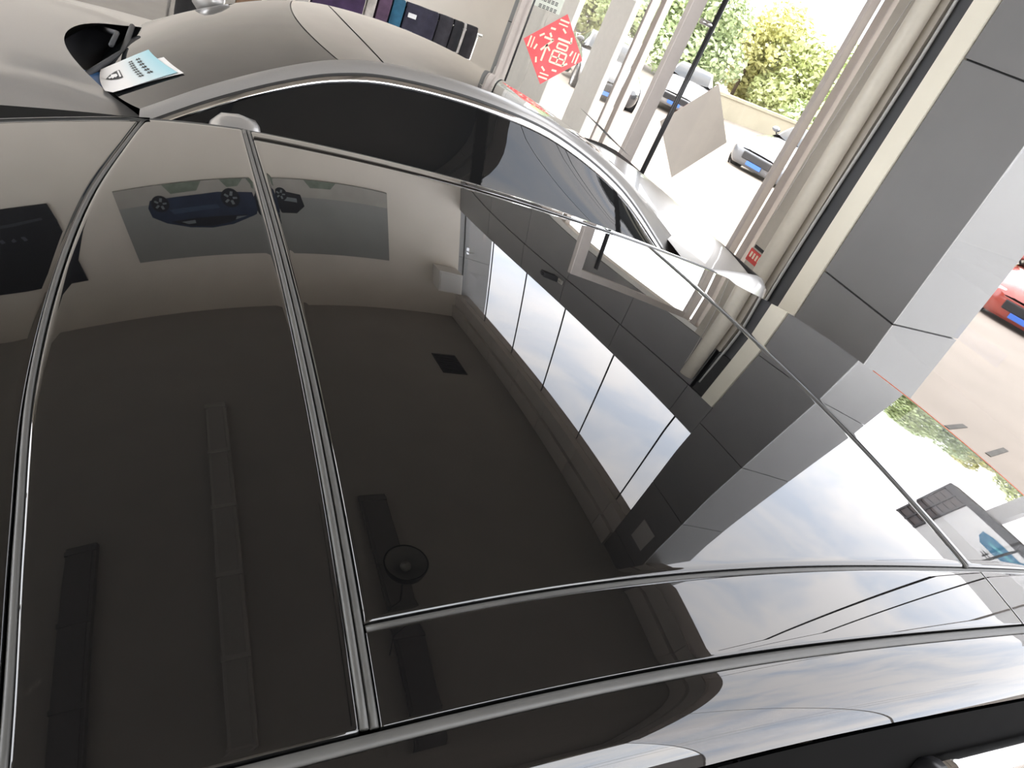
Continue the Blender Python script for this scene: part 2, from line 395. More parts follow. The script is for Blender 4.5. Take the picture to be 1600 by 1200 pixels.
# glass wall beyond the column, the unseen left glass wall (enlarged for fill light) and the near glass wall
ly = [YN + .6 + (YB - 1.2 - YN) * k / 6 for k in range(7)]
for i, (a, b) in enumerate(zip(ly, ly[1:])):
    w = struct(empty('window_%d' % (i + 20), (XL - .1, (a + b) / 2, .6))); d = (b - a) / 2
    box('pane', (-.006, -d + .03, .03), (.006, d - .03, 5.67), M_glass, w)
    boxes('frame', [((-.03, -d, 0), (.03, -d + .03, 5.7)), ((-.03, d - .03, 0), (.03, d, 5.7)), ((-.03, -d + .03, 0), (.03, d - .03, .03)), ((-.03, -d + .03, 5.67), (.03, d - .03, 5.7))], M_frame, w)
gy = [YN, -2.1, 1.05, Y_COL0]
for i, (a, b) in enumerate(zip(gy, gy[1:])):
    w = struct(empty('window_%d' % (i + 7), (XW + .010, (a + b) / 2, 0))); d = (b - a) / 2
    box('pane', (-.006, -d + .006, .02), (.006, d - .006, 6.5), M_tint, w)
    box('joint_strip', (-.008, -d - .006, 0), (.008, -d + .006, 6.5), M_frame, w)
gx = [1.0, 2.72, XG]
for i, (a, b) in enumerate(zip(gx, gx[1:])):
    w = struct(empty('window_%d' % (i + 11), ((a + b) / 2, YN - .06, 0))); d = (b - a) / 2
    box('pane', (-d + .006, -.006, 2.6), (d - .006, .006, 6.5), M_glass, w)
    box('joint_strip', (-d - .006, -.008, 2.6), (-d + .006, .008, 6.5), M_frame, w)

# ------------------------------------------------------------------ things on walls and ceiling
# wide poster with a blue car
PX0, PX1, PZ0, PZ1 = -1.49, 2.96, 4.20, 5.82
g = empty('car_poster', ((PX0 + PX1) / 2, YB - .03, PZ0), label='wide grey wall poster showing a blue hatchback parked on grass', cat='poster')
ox = (PX0 + PX1) / 2; W2 = (PX1 - PX0) / 2; HP = PZ1 - PZ0
M_pbg = mat('poster_grey_print', (0.33, 0.34, 0.325), .5, noise=.06, nscale=1.2)
M_pground = mat('poster_pale_ground_print', (0.46, 0.44, 0.40), .5, noise=.08, nscale=3)
M_pgreen = mat('poster_green_print', (0.20, 0.24, 0.19), .5, noise=.2, nscale=8)
M_pblue = mat('poster_blue_print', (0.02, 0.034, 0.072), .45, noise=.2, nscale=4)
M_pblue2 = mat('poster_light_blue_print', (0.045, 0.075, 0.13), .45, noise=.15, nscale=6)
M_pdark = mat('poster_black_print', (0.012, 0.014, 0.02), .45, noise=.1)
M_pgl = mat('poster_glass_print', (0.22, 0.25, 0.26), .45, noise=.1)
box('sheet', (-W2, -.012, 0), (W2, .028, HP), M_pbg, g)
prism('ground_print', [(-W2, 0), (W2, 0), (W2, .30), (-W2, .36)], .002, M_pground, g, 'y', -.015)
for a, b, h in ((-1.5, -.9, .17), (-.62, -.25, .13), (-.2, .25, .15), (.75, 1.3, .12)):
    prism('grass_print', [(a, 0), (b, 0), (b - .1, h), (a + .1, h * 1.1)], .002, M_pgreen, g, 'y', -.017)
def pc(l): return [(x - ox, z - PZ0) for x, z in l]
# second car at the right of the print
prism('rear_car_print', pc([(.66, 4.55), (1.0, 4.40), (1.40, 4.47), (1.45, 4.70), (1.3, 4.86), (.9, 4.86), (.62, 4.75)]), .002, M_pdark, g, 'y', -.0175)
prism('rear_car_plate_print', pc([(1.1, 4.52), (1.33, 4.55), (1.33, 4.63), (1.1, 4.60)]), .001, M_pgl, g, 'y', -.0195)
prism('blue_car_print', pc([(-1.06, 4.62), (-1.0, 4.47), (-.2, 4.44), (.05, 4.42), (.62, 4.45), (.80, 4.58), (.78, 4.80), (.55, 4.93), (.2, 5.10), (-.15, 5.16), (-.5, 5.12), (-.85, 4.98), (-1.04, 4.82)]), .002, M_pblue, g, 'y', -.0195)
prism('car_window_print', pc([(-.78, 4.96), (-.45, 4.92), (.1, 4.91), (.48, 4.90), (.15, 5.06), (-.15, 5.12), (-.48, 5.09)]), .001, M_pdark, g, 'y', -.021)
prism('car_highlight_print', pc([(-.62, 4.98), (-.40, 4.96), (-.40, 5.03), (-.52, 5.04)]), .001, M_pgl, g, 'y', -.0225)
prism('car_highlight_print', pc([(.28, 4.93), (.46, 4.92), (.25, 5.0)]), .001, M_pgl, g, 'y', -.0225)
prism('car_side_print', pc([(-.75, 4.70), (.0, 4.66), (.05, 4.74), (-.7, 4.80)]), .001, M_pblue2, g, 'y', -.021)
for cx, cz, r in ((-.86, 4.56, .17), (.24, 4.55, .19), (1.07, 4.48, .13)):
    def circ(rr): return [(cx - ox + rr * .8 * math.cos(2 * math.pi * k / 20), cz - PZ0 + rr * math.sin(2 * math.pi * k / 20)) for k in range(20)]
    prism('wheel_print', circ(r), .001, M_pdark, g, 'y', -.022)
    for k in range(5):
        a = 2 * math.pi * k / 5; d = Vector((.8 * math.cos(a), math.sin(a))) * r; n = Vector((-d.y, d.x)) * .12
        c = Vector((cx - ox, cz - PZ0)); prism('spoke_print', [tuple(c + d * .25 + n), tuple(c + d * .7 + n), tuple(c + d * .7 - n), tuple(c + d * .25 - n)], .001, M_pgl, g, 'y', -.0235)
# dark poster further left
g = empty('dark_poster', (-3.1, YB - .03, 4.2), label='black wall poster with a dim car interior print, left of the blue car poster', cat='poster')
box('sheet', (-.85, -.012, 0), (.70, .028, 1.85), M_pdark, g)
prism('arc_print', [(-.8, .45), (-.3, .35), (.2, .3), (.55, .25), (.55, .3), (.2, .36), (-.3, .42), (-.8, .53)], .001, mat('poster_dim_grey_print', (0.06, 0.065, 0.08), .45, noise=.1), g, 'y', -.014)
for k in range(7):
    x = -.6 + .13 * k; prism('light_print', [(x, .6 + .03 * (k % 3)), (x + .05, .6), (x + .06, .68), (x + .01, .7)], .001, mat('poster_dim_blue_print', (0.10, 0.11, 0.14), .45, noise=.2), g, 'y', -.014)
# white box in the corner
g = empty('wall_speaker', (4.12, YB, 5.68), label='white box speaker high in the corner of the beige wall', cat='speaker')
box('cabinet', (-.24, -.40, 0), (.27, -.01, .62), M_white, g, .01)
box('grille', (-.21, -.41, .04), (.24, -.398, .58), mat('white_grille', (.7, .69, .66), .6, noise=.05, nscale=200), g, .004)
box('bracket', (-.05, -.02, .25), (.05, .0, .4), M_dark, g)
# ceiling vent
g = empty('ceiling_vent', (3.48, 8.27, H), label='dark slatted air vent in the ceiling near the white pier', cat='vent')
box('frame', (-.24, -.36, -.02), (.24, .36, .005), M_dark, g, .004)
for k in range(9): box('slat', (-.21, -.32 + .075 * k, -.04), (.21, -.29 + .075 * k, -.018), M_dark, g)
# ceiling fittings
def trough(name, x0, x1, y0, y1, m1, m2, label, nb):
    g = empty(name, ((x0 + x1) / 2, (y0 + y1) / 2, H - .012), label=label, cat='ceiling light', group='unlit ceiling fittings'); w = (x1 - x0) / 2; l = (y1 - y0) / 2
    box('housing', (-w, -l, -.10), (w, l, .0), m1, g, .01)
    box('diffuser', (-w + .04, -l + .04, -.115), (w - .04, l - .04, -.098), m2, g)
    for k in range(nb): 
        y = -l + .1 + (2 * l - .2) * k / (nb - 1); box('clip', (-w - .004, y - .03, -.125), (w + .004, y + .03, -.09), m1, g)
M_fix = mat('ceiling_fitting_grey', (.50, .48, .44), .5, noise=.04); M_fixd = mat('ceiling_fitting_lens', (.42, .40, .37), .5, noise=.03)
M_duct = mat('charcoal_duct', (.16, .155, .15), .5, noise=.05)
trough('strip_light', -.82, -.53, .2, 7.05, M_fix, M_fixd, 'long pale grey strip light on the ceiling, left of the pendant', 7)
trough('strip_light', -2.5, -2.15, .2, 4.55, M_duct, M_duct, 'short dark strip fitting on the ceiling, farthest left', 5)
trough('strip_light', 1.0, 1.35, .2, 4.62, M_duct, M_duct, 'dark strip fitting on the ceiling behind the round pendant', 5)
g = empty('pendant_lamp', (.93, 2.24, 5.0), label='round black dome pendant lamp hanging from the ceiling on a cord', cat='lamp')
lathe('shade', [(.175, -.10), (.18, -.09), (.165, .0), (.12, .07), (.05, .11), (.02, .13)], M_black, g, 28)
lathe('reflector', [(.165, -.095), (.13, -.02), (.06, .03), (0, .04)], mat('pendant_reflector', (.30, .30, .28), .35, noise=.05), g, 28)
lathe('bulb', [(0, -.07), (.04, -.05), (.045, -.02), (.03, .02), (.02, .04)], mat('frosted_bulb', (.5, .5, .47), .3, noise=.03), g, 14)
tube('cord', [(0, 0, .12), (.01, .02, 1.0), (0, 0, H - 5.0)], .008, M_black, g, 6)

# row of dark fabrics on a low rail by the back wall
RY0 = 7.6
g = empty('display_rail', (1.6, RY0 + .06, 0), label='low metal rail holding dark fabrics, behind the silver car', cat='rail')
tube('top_bar', [(-1.4, 0, .93), (1.4, 0, .93)], .015, M_chrome, g)
for x in (-1.35, 0, 1.35):
    tube('upright', [(x, 0, .02), (x, 0, .93)], .015, M_chrome, g); box('foot', (x - .03, -.2, 0), (x + .03, .2, .03), M_black, g, .005)
fabs = [(-.25, .45, (.015, .014, .014), 'black folded fabric with a tassel, leftmost on the low rail'),
        (.30, .28, (.20, .12, .07), 'brown patterned fabric on the low rail beside the black fabric'),
        (.62, .20, (.02, .02, .03), 'dark narrow fabric on the low rail left of the purple one'),
        (.90, .14, (.45, .42, .38), 'pale folded fabric strip on the low rail'),
        (1.32, .62, (.045, .022, .065), 'wide dark purple fabric on the low rail'),
        (1.72, .10, (.50, .46, .42), 'narrow light strip of fabric between purple and maroon'),
        (1.88, .16, (.09, .05, .09), 'maroon folded fabric on the low rail'),
        (2.06, .15, (.02, .10, .17), 'teal blue fabric strip on the low rail'),
        (2.38, .44, (.028, .026, .045), 'wide navy fabric with a small white tag on the low rail'),
        (2.72, .20, (.03, .028, .036), 'charcoal folded fabric on the low rail'),
        (2.90, .13, (.018, .018, .022), 'black fabric on the low rail before the pale strip'),
        (2.995, .04, (.60, .58, .55), 'thin white strip of fabric near the right end of the low rail'),
        (3.10, .15, (.02, .018, .022), 'black fabric at the right end of the low rail')]
for i, (x, w, c, lab) in enumerate(fabs):
    x, w = .3 + (x + .475) * .72, w * .72
    m = mat('fabric_%d' % i, c, .85, noise=.25, nscale=14, bump=.2)
    top = .95 - .0 * i; ph = random.random() * 6
    def cloth(a, b, x=x, w=w, top=top, ph=ph):
        if a < .44: z = .12 + (top - .12) * a / .44; y = -.035
        elif a < .56: k = (a - .44) / .12 * math.pi; z = top + .03 * math.sin(k); y = -.035 * math.cos(k)
        else: z = top - (top - .25) * (a - .56) / .44; y = .035
        wv = .018 * math.sin(b * w * 34 + ph) * (1 - .5 * (z / top))
        return (x + (b - .5) * w, RY0 + .06 + y + (wv if y < 0 else -wv) , z)
    o = grid('hanging_fabric', cloth, lin(0, 1, 26), lin(0, 1, 18), m, None, thick=.01)
    tag(o, lab, 'fabric', 'fabrics on the low rail')
# give the tag its own thing
tag(box('paper_tag', (2.22, RY0 - .012, .87), (2.30, RY0 - .006, .91), mat('white_tag', (.8, .8, .8), .6, noise=.03)), 'small white paper tag pinned on the navy fabric', 'tag')

# ------------------------------------------------------------------ cars
def wheel(parent, x, y, r, s):
    w = empty('wheel', (x, y, r)); w.parent = parent
    lathe('tyre', [(r * .66, -.105), (r * .9, -.11), (r * .98, -.09), (r, -.05), (r, .05), (r * .98, .09), (r * .9, .11), (r * .66, .105)], M_tyre, w, 32, 'y')
    v, f = [], []
    for k in range(5):
        a = 2 * math.pi * k / 5
        d = Vector((math.cos(a), 0, math.sin(a))); n = Vector((-d.z, 0, d.x)); b = len(v)
        for yy in (s * .09, s * .06):
            for q in (d * r * .1 + n * .03, d * r * .66 + n * .05, d * r * .66 - n * .05, d * r * .1 - n * .03): v.append((q.x, yy, q.z))
        f += [tuple(i + b for i in q) for q in ((0, 1, 2, 3), (7, 6, 5, 4), (0, 4, 5, 1), (1, 5, 6, 2), (2, 6, 7, 3), (3, 7, 4, 0))]
    mobj('spokes', v, f, M_rim, w)
    lathe('rim', [(0, s * .03), (r * .6, s * .03), (r * .62, s * .10), (r * .67, s * .10), (r * .67, -s * .1)], M_rim, w, 32, 'y')

def lower_body(root, tab, decks, paint, glassless=True):
    """tab rows: x, half width at shoulder, shoulder z, half width mid, half width rocker, rocker z"""
    fn = curve1(tab); x0, x1 = tab[0][0], tab[-1][0]
    xs = lin(x0, x1, 60); secs = []
    for x in xs:
        ys, zs, ym, yr, zr = fn(x)
        secs.append([(ys - .05, zs + .015), (ys, zs - .01), (ys + (ym - ys) * .6, zs - (zs - zr) * .18), (ym, zs - (zs - zr) * .4), (ym - .012, zs - (zs - zr) * .7), (yr, zr + .05), (yr - .06, zr)])
    n = len(secs[0]); v, f = [], []
    for s in (-1, 1):
        b = len(v)
        for x, sec in zip(xs, secs):
            for (y, z) in sec: v.append((x, s * y, z))
        for i in range(len(xs) - 1):
            for j in range(n - 1):
                q = (b + i * n + j, b + (i + 1) * n + j, b + (i + 1) * n + j + 1, b + i * n + j + 1)
                f.append(q if s < 0 else q[::-1])
    L = len(xs) * n
    for i, fl in ((0, False), (len(xs) - 1, True)):          # end caps
        for j in range(n - 1):
            q = (i * n + j, i * n + j + 1, L + i * n + j + 1, L + i * n + j); f.append(q if not fl else q[::-1])
    for i in range(len(xs) - 1):                              # underside
        f.append((i * n + n - 1, (i + 1) * n + n - 1, L + (i + 1) * n + n - 1, L + i * n + n - 1))
    mobj('body_side', v, f, paint, root, smooth=True)
    return fn

CAR_TOP = {}
def make_car(name, label, loc, rz, paint, roof_mat, P=None, wheels=True, group=None):
    P = P or {}
    root = empty(name, loc, rz, label=label, cat='car', group=group)
    dz = P.get('dz', 0.0)
    tab = [(-2.02, .52, .60, .56, .50, .28), (-1.93, .70, .66, .74, .66, .22), (-1.75, .80, .73, .86, .80, .2), (-1.3, .86, .82, .91, .84, .2), (-.7, .885, .90, .92, .85, .2), (-.15, .895, .95, .92, .86, .2),
           (.6, .90, .97, .925, .87, .2), (1.4, .90, .985, .925, .87, .2), (2.0, .895, 1.02, .92, .86, .2), (2.45, .875, 1.06, .905, .84, .22), (2.68, .83, 1.055, .87, .79, .26), (2.85, .72, 1.0, .77, .68, .32)]
    fn = lower_body(root, tab, None, paint)
    # hood
    def hood(a, b):
        v = b * 2 - 1
        xr = -.21 + min(.62 * v * v, .36); x = -2.0 + (xr + 2.0) * a
        ys, zs = fn(x)[:2]; hz = curve1([(-2.02, .02), (-1.9, .05), (-1.6, .085), (-1.0, .095), (-.2, .075), (.1, .03)])(x)
        return (x, v * (ys - .05), zs + .015 + hz * (1 - abs(v) ** 2.6) + .008 * math.exp(-((abs(v) - .62) / .06) ** 2))
    grid('hood', hood, lin(0, 1, 40), lin(0, 1, 40), paint, root, flip=True)
    # cowl tray
    def cowl(a, b):
        v = b * 2 - 1; x = -.24 + .22 * v * v + .30 * a; return (x, v * .80, .985 - .06 * math.sin(a * math.pi) - .03)
    grid('cowl_tray', cowl, lin(0, 1, 8), lin(0, 1, 24), M_black, root, flip=True)
    # greenhouse centre / edge curves   u, x centre, bow, z centre, z edge, half width
    G = curve1([(0, -.09, .14, 1.01, 1.07, .67), (1, .12, .12, 1.17, 1.195, .64), (2, .35, .09, 1.295, 1.305, .61), (3, .56, .06, 1.382, 1.378, .58), (4, .80, .02, 1.434, 1.418, .56),
                (5, 1.15, .0, 1.447, 1.430, .545), (6, 1.5, .0, 1.41, 1.396, .535), (7, 1.9, -.03, 1.31, 1.295, .535), (8, 2.25, -.09, 1.165, 1.15, .55), (9, 2.52, -.14, 1.05, 1.03, .56)])
    SK = P.get('skew', .0)
    def top(u, v):
        xc, bow, zc, ze, hw = G(u); e = abs(v)
        return (xc + bow * v * v, v * hw, ze + (zc - ze) * (1 - e ** 2.4) - SK * (v + 1) / 2)
    CAR_TOP[name] = lambda u, v: tuple(a + b for a, b in zip(top(u, v), loc))
    def patch(nm, u0, u1, m, n=18):
        return grid(nm, lambda a, b: top(u0 + (u1 - u0) * a, b * 2 - 1), lin(0, 1, n), lin(0, 1, 40), m, root, flip=True)
    patch('windshield', 0, 2.985, M_carglass, 30); patch('roof_front', 3.01, 3.80, roof_mat, 10); patch('roof_rear', 3.83, 6.6, roof_mat, 30); patch('rear_window', 6.62, 8.75, M_carglass, 20)
    patch('header_seam', 2.97, 3.03, M_rubber, 3).location.z = -.004; patch('roof_seam', 3.78, 3.85, M_rubber, 3).location.z = -.004
    # side: rail, black channel, chrome, windows
    def edge(u, s, dy, dz_):
        p = top(u, s); ex = .13 * max(0, (u - 5.8) / 3.2) ** 1.5 if dy > .03 else .13 * max(0, (u - 5.8) / 3.2) ** 1.5 * dy / .056
        return (p[0], p[1] + s * (dy + ex * .75), p[2] + dz_ - ex * .75)
    for s in (-1, 1):
        fl = s > 0
        grid('roof_rail', lambda a, b: edge(a, s, .056 * b + .006 * math.sin(b * math.pi), -.022 * b * b - .006 * b), lin(.0, 8.9, 60), lin(0, 1, 7), paint, root, flip=not fl)
        grid('rail_channel', lambda a, b: edge(a, s, .055 + .010 * b, -.028 - .010 * b - .004 * math.sin(b * math.pi)), lin(.0, 8.7, 60), lin(0, 1, 4), M_rubber, root, flip=not fl)
        grid('window_trim', lambda a, b: edge(a, s, .064 + .010 * b + .005 * math.sin(b * math.pi), -.037 - .022 * b), lin(.25, 8.6, 60), lin(0, 1, 5), M_chrome, root, flip=not fl)
        def glass(u, b):
            p = edge(u, s, .073, -.058); ys, zs = fn(p[0])[:2]
            return (p[0], p[1] + (s * (ys - .03) - p[1]) * b - s * .0 + s * .018 * math.sin(b * math.pi), p[2] + (min(zs, p[2]) - p[2]) * b)
        for nm, u0, u1 in (('front_window', .35, 4.98), ('rear_window_side', 5.12, 6.90), ('quarter_window', 6.98, 8.5)):
            grid(nm, lambda a, b: glass(u0 + (u1 - u0) * a, b), lin(0, 1, 24), lin(0, 1, 12), M_carglass, root, flip=not fl)
        grid('quarter_panel', lambda a, b: glass(8.48 + .52 * a, b), lin(0, 1, 8), lin(0, 1, 10), paint, root, flip=not fl)
        for u0, u1 in ((4.97, 5.13), (6.89, 6.99)):
            o = grid('window_pillar', lambda a, b: glass(u0 + (u1 - u0) * a, b), lin(0, 1, 3), lin(0, 1, 12), M_matt, root, flip=not fl)
        grid('belt_trim', lambda a, b: (a, s * (fn(a)[0] - .035 + .012 * math.sin(b * math.pi)), fn(a)[1] + .018 - .02 * b), lin(.1, 2.3, 24), lin(0, 1, 4), M_chrome, root, flip=not fl)
        # mirror
        mr = empty('door_mirror', (.31, s * .93, 1.135)); mr.parent = root
        lathe('shell', [(0, -.10), (.05, -.095), (.085, -.06), (.095, 0), (.088, .06), (.075, .075)], paint, mr, 20, 'x').scale = (.8, 1.25, .8)
        lathe('mirror_glass', [(0, .06), (.07, .06)], M_chrome, mr, 20, 'x').scale = (.8, 1.25, .8)
        tube('stalk', [(0, -s * .10, -.14), (0, 0, -.02)], .022, M_black, mr)
        # lamps
        box('headlamp', (-1.93, s * .66 - .14, .60), (-1.80, s * .66 + .14, .72), M_lamp, root, .03)
        box('tail_lamp', (2.62, s * .70 - .16, .80), (2.80, s * .70 + .10, .88), M_taillamp, root, .02)
    # boot lid
    def boot(a, b):
        v = b * 2 - 1; x = 2.26 + .57 * a; ys, zs = fn(x)[:2]; return (x - .04 * v * v, v * (ys - .05), zs + .012 + .022 * (1 - abs(v) ** 4) - .02 * a)
    grid('boot_lid', boot, lin(0, 1, 14), lin(0, 1, 30), paint, root, flip=True)
    # bumper details
    box('grille', (-2.05, -.42, .40), (-1.98, .42, .58), M_black, root, .02)
    box('number_plate', (-2.07, -.22, .30), (-2.045, .22, .40), mat('blue_number_plate', (.05, .15, .55), .4, noise=.05), root, .004)
    box('rear_plate', (2.85, -.22, .62), (2.865, .22, .74), MATS['blue_number_plate'], root, .004)
    # wipers
    tube('wiper', [(-.13, -.25, .985), (-.02, .05, 1.02), (.0, .42, 1.03)], .011, M_dark, root); tube('wiper', [(-.12, .42, .985), (-.05, .25, 1.03), (-.06, .0, 1.05)], .010, M_dark, root)
    for x in (-1.22, 1.62):
        for s in (-1, 1):
            wheel(root, x, s * .82, .33, s)
            lathe('wheel_arch', [(.345, s * .0), (.40, s * .02), (.345, s * .04)], M_black, root, 28, 'y', (x, s * .90, .33))
    return root

BACK_Y = 3.34
back = make_car('silver_sedan', 'silver grey fastback sedan with dark windows and chrome window trim by the doors', (0, BACK_Y, 0), 0, M_silver, M_roofglass, P={'skew': .07})

# leaflets on the windshield
def leaflet(name, corners, label, h0=.008):
    """corners in windshield parameters: lower-left, lower-right, upper-right, upper-left"""
    T = CAR_TOP['silver_sedan']
    def S_(u, v):
        w = [(1-u)*(1-v), u*(1-v), u*v, (1-u)*v]; return sum(k * c[0] for k, c in zip(w, corners)), sum(k * c[1] for k, c in zip(w, corners))
    def W(u, v):
        a, b = S_(u, v); p = Vector(T(max(a, 0), b))
        if a < 0: p += (Vector(T(.1, b)) - Vector(T(0, b))) * (a / .1) * Vector((1, 1, .15))
        return p
    org = W(0, 0); g = empty(name, org, label=label, cat='leaflet')
    nrm = (W(1, .5) - W(0, .5)).cross(W(.5, 1) - W(.5, 0)).normalized()
    def P(u, v, h=0.0): return tuple(W(u, v) + nrm * (h + h0) - org)
    return g, P
mp = bpy.data.materials.new('leaflet_print'); mp.use_nodes = True; n = mp.node_tree; bb = n.nodes['Principled BSDF']; bb.inputs['Roughness'].default_value = .45
tc = n.nodes.new('ShaderNodeAttribute'); tc.attribute_name = 'tone'; r = n.nodes.new('ShaderNodeValToRGB')
r.color_ramp.elements[0].color = (.78, .76, .74, 1); r.color_ramp.elements[1].color = (.33, .62, .70, 1); r.color_ramp.elements[0].position = .35; r.color_ramp.elements[1].position = 1.0
n.links.new(tc.outputs['Fac'], r.inputs['Fac']); n.links.new(r.outputs['Color'], bb.inputs['Base Color'])
g, P = leaflet('sales_leaflet', [(.03, -.22), (-.12, -.68), (.84, -.745), (.725, -.2)], 'white and pale blue leaflet with a black shield emblem on the silver car windshield')
us = lin(0, 1, 10)
v, f = grid_geo(lambda a, b: P(a, b), us, us)
o = mobj('sheet', v, f, mp, g, smooth=True); at = o.data.attributes.new('tone', 'FLOAT', 'POINT')
for i in range(len(v)): at.data[i].value = us[i % 10]
def decal(nm, poly, m, h=.0015): mobj(nm, [P(a, b, h) for a, b in poly], [tuple(range(len(poly)))], m, g)
M_ink = mat('black_ink', (.015, .017, .02), .5, noise=.05); M_paper = mat('white_paper', (.80, .79, .77), .6, noise=.02)
# shield emblem: outline, band and stylised lion head
decal('emblem_shield', [(.33, .36), (.63, .36), (.63, .28), (.58, .18), (.48, .10), (.38, .18), (.33, .28)], M_ink)
decal('emblem_band', [(.36, .345), (.60, .345), (.60, .315), (.36, .315)], M_paper, .003)
decal('emblem_lion', [(.41, .20), (.44, .29), (.52, .30), (.57, .26), (.53, .25), (.57, .21), (.52, .20), (.53, .16), (.47, .15), (.46, .20)], M_paper, .003)
for rr, (b0, c) in enumerate(((.70, 6), (.56, 8))):
    w = .60 / c
    for k in range(c):
        x = .18 + k * .66 / c
        for q in ((0, .0, .7, .02), (.0, .035, .75, .055), (.3, -.02, .5, .07)):
            decal('print_stroke', [(x + w * q[0], b0 + q[1]), (x + w * q[2], b0 + q[1]), (x + w * q[2], b0 + q[3]), (x + w * q[0], b0 + q[3])], M_ink)
g, P = leaflet('folded_sheet', [(.10, -.30), (.0, -.66), (.90, -.765), (.86, -.42)], 'white sheet tucked under the blue leaflet on the windshield', .004)
v, f = grid_geo(lambda a, b: P(a, b), us, us); mobj('sheet', v, f, M_paper, g, smooth=True)
g, P = leaflet('blue_card', [(-.35, -.24), (-.4, -.60), (.10, -.60), (.12, -.24)], 'dark blue card at the foot of the silver car windshield', .003)
v, f = grid_geo(lambda a, b: P(a, b), us, us); mobj('sheet', v, f, mat('deep_blue_card', (.03, .13, .33), .5, noise=.05), g, smooth=True)
# paper on rear glass
g = empty('white_card', (2.12, 3.45, 1.30), label='white card lying on the rear window of the silver car', cat='card')
mobj('sheet', [(-.10, -.14, .035), (.12, -.16, -.055), (.14, .12, -.06), (-.10, .14, .04)], [(0, 1, 2, 3)], M_paper, g)

# ------------------------------------------------------------------ near black car
FP = [0.09704799771126596, 0.1126209876536667, 0.6946275528148683, -0.045020611852777254, 0.8410588738719968, 0.15790804429323851, 0.003798675121400995, -0.05648228051555569, -0.01062635726963779]
XH = -.04
def zroof(x, y):
    ky, kx, xm, k3, yc, kxn, cxy, ky3, cy2 = FP
    def base(x, y):
        dx = x - xm; dy = y - yc; a = max(dx, 0); b = min(dx, 0)
        return CAM_Z - .48 - ky*dy*dy - kx*a*a - k3*a**3 - kxn*b*b - cxy*dx*dy - ky3*dy**3 - cy2*dx*dy*dy
    if x >= XH - .02: return base(x, y)
    x_ = XH - .02; s = (base(x_ + .001, y) - base(x_ - .0, y)) / .001; d = x_ - x
    e = max(0, d - .14); extra = .9 * e * e if e < .25 else .9 * .0625 + .45 * (e - .25)
    return base(x_, y) - s * d - extra
NEAR_Y = .965
near = empty('black_car', (0, NEAR_Y, 0), label='glossy black car in the foreground whose roof mirrors the showroom', cat='car')
y_ditch = curve1([(-.9, .22), (-.3, .285), (.23, .312), (.52, .325), (1.2, .350), (1.8, .39)])
y_glass = curve1([(.2, .400), (.45, .418), (.72, .430), (1.17, .444), (1.8, .47)])
y_gfar = curve1([(.2, 1.585), (.45, 1.53), (.68, 1.50), (1.05, 1.475), (1.4, 1.465), (1.8, 1.45)])
y_dfar = lambda x: y_gfar(x) + .055
y_dfar0 = curve1([(-.9, 1.50), (-.3, 1.575), (-.1, 1.625), (.05, 1.65), (.24, 1.64)])
x_head = curve1([(.2, -.012), (.38, -.022), (.55, -.036), (.75, -.049), (1.0, -.045), (1.25, -.025), (1.5, .015), (1.72, .055)])
x_rear = curve1([(.40, 1.732), (.69, 1.725), (.9, 1.715), (1.05, 1.702), (1.2, 1.675), (1.32, 1.63), (1.40, 1.57), (1.455, 1.44)])
def roof_panel(name, x0, x1, y0, y1, m, nx=60, ny=60, roll=.005, zoff=lambda x, y: 0.0):
    f0 = [0, .0006, .0015, .003, .006, .012]
    def tt(n): 
        return f0 + lin(.03, .97, n) + [1 - q for q in reversed(f0)]
    def fn(a, b):
        ya = y0(.6) + (y1(.6) - y0(.6)) * b
        x = x0(ya) + (x1(ya) - x0(ya)) * a
        y = y0(x) + (y1(x) - y0(x)) * b
        Lx = abs(x1(ya) - x0(ya)); Ly = abs(y1(x) - y0(x)); dr = 0
        for d in (min(a, 1 - a) * Lx, min(b, 1 - b) * Ly):
            if d < roll: dr += roll - math.sqrt(max(0, roll * roll - (roll - d) ** 2))
        return (x, y - NEAR_Y, zroof(x, y) + zoff(x, y) - dr)
    v, f = grid_geo(fn, tt(nx), tt(ny)); f = [q for q in f]
    # skirt
    nu, nv = len(tt(nx)), len(tt(ny))
    ring = [j for j in range(nv)] + [i * nv + nv - 1 for i in range(1, nu)] + [(nu - 1) * nv + j for j in range(nv - 2, -1, -1)] + [i * nv for i in range(nu - 2, 0, -1)]
    b = len(v)
    for i in ring: v.append((v[i][0], v[i][1], v[i][2] - .012))
    k = len(ring); f += [(ring[i], ring[(i + 1) % k], b + (i + 1) % k, b + i) for i in range(k)]
    return mobj(name, v, f, m, near, smooth=True)
G = .0045   # half gap
XS = .226; XR = 1.166
roof_panel('windshield', lambda y: -.80, lambda y: x_head(y) - .004, lambda x: y_ditch(x) + .03, lambda x: y_dfar0(x) - .02, M_roofglass, 50, 50)
roof_panel('roof_front', lambda y: x_head(y) + .003, lambda y: XS - .0075, lambda x: y_ditch(x) + .004, lambda x: y_dfar0(x) - .01, M_paint_black, 40, 70)
roof_panel('roof_glass', lambda y: XS + .008, lambda y: XR - G, lambda x: y_glass(x) + G, lambda x: y_gfar(x) - G, M_roofglass, 70, 80)
roof_panel('roof_rear', lambda y: XR + G, x_rear, lambda x: y_glass(x) + G, lambda x: y_gfar(x) - G, M_paint_black, 60, 90, zoff=lambda x, y: -.045 * max(0, x - XR) ** 2)
roof_panel('roof_side_strip', lambda y: XS + .008, lambda y: 1.1915, lambda x: y_ditch(x) + .004, lambda x: y_glass(x) - G, M_paint_black, 50, 12, roll=.0015)
roof_panel('roof_side_strip', lambda y: 1.193, lambda y: 1.735, lambda x: y_ditch(x) + .004, lambda x: y_glass(x) - G, M_paint_black, 30, 12, roll=.0015)
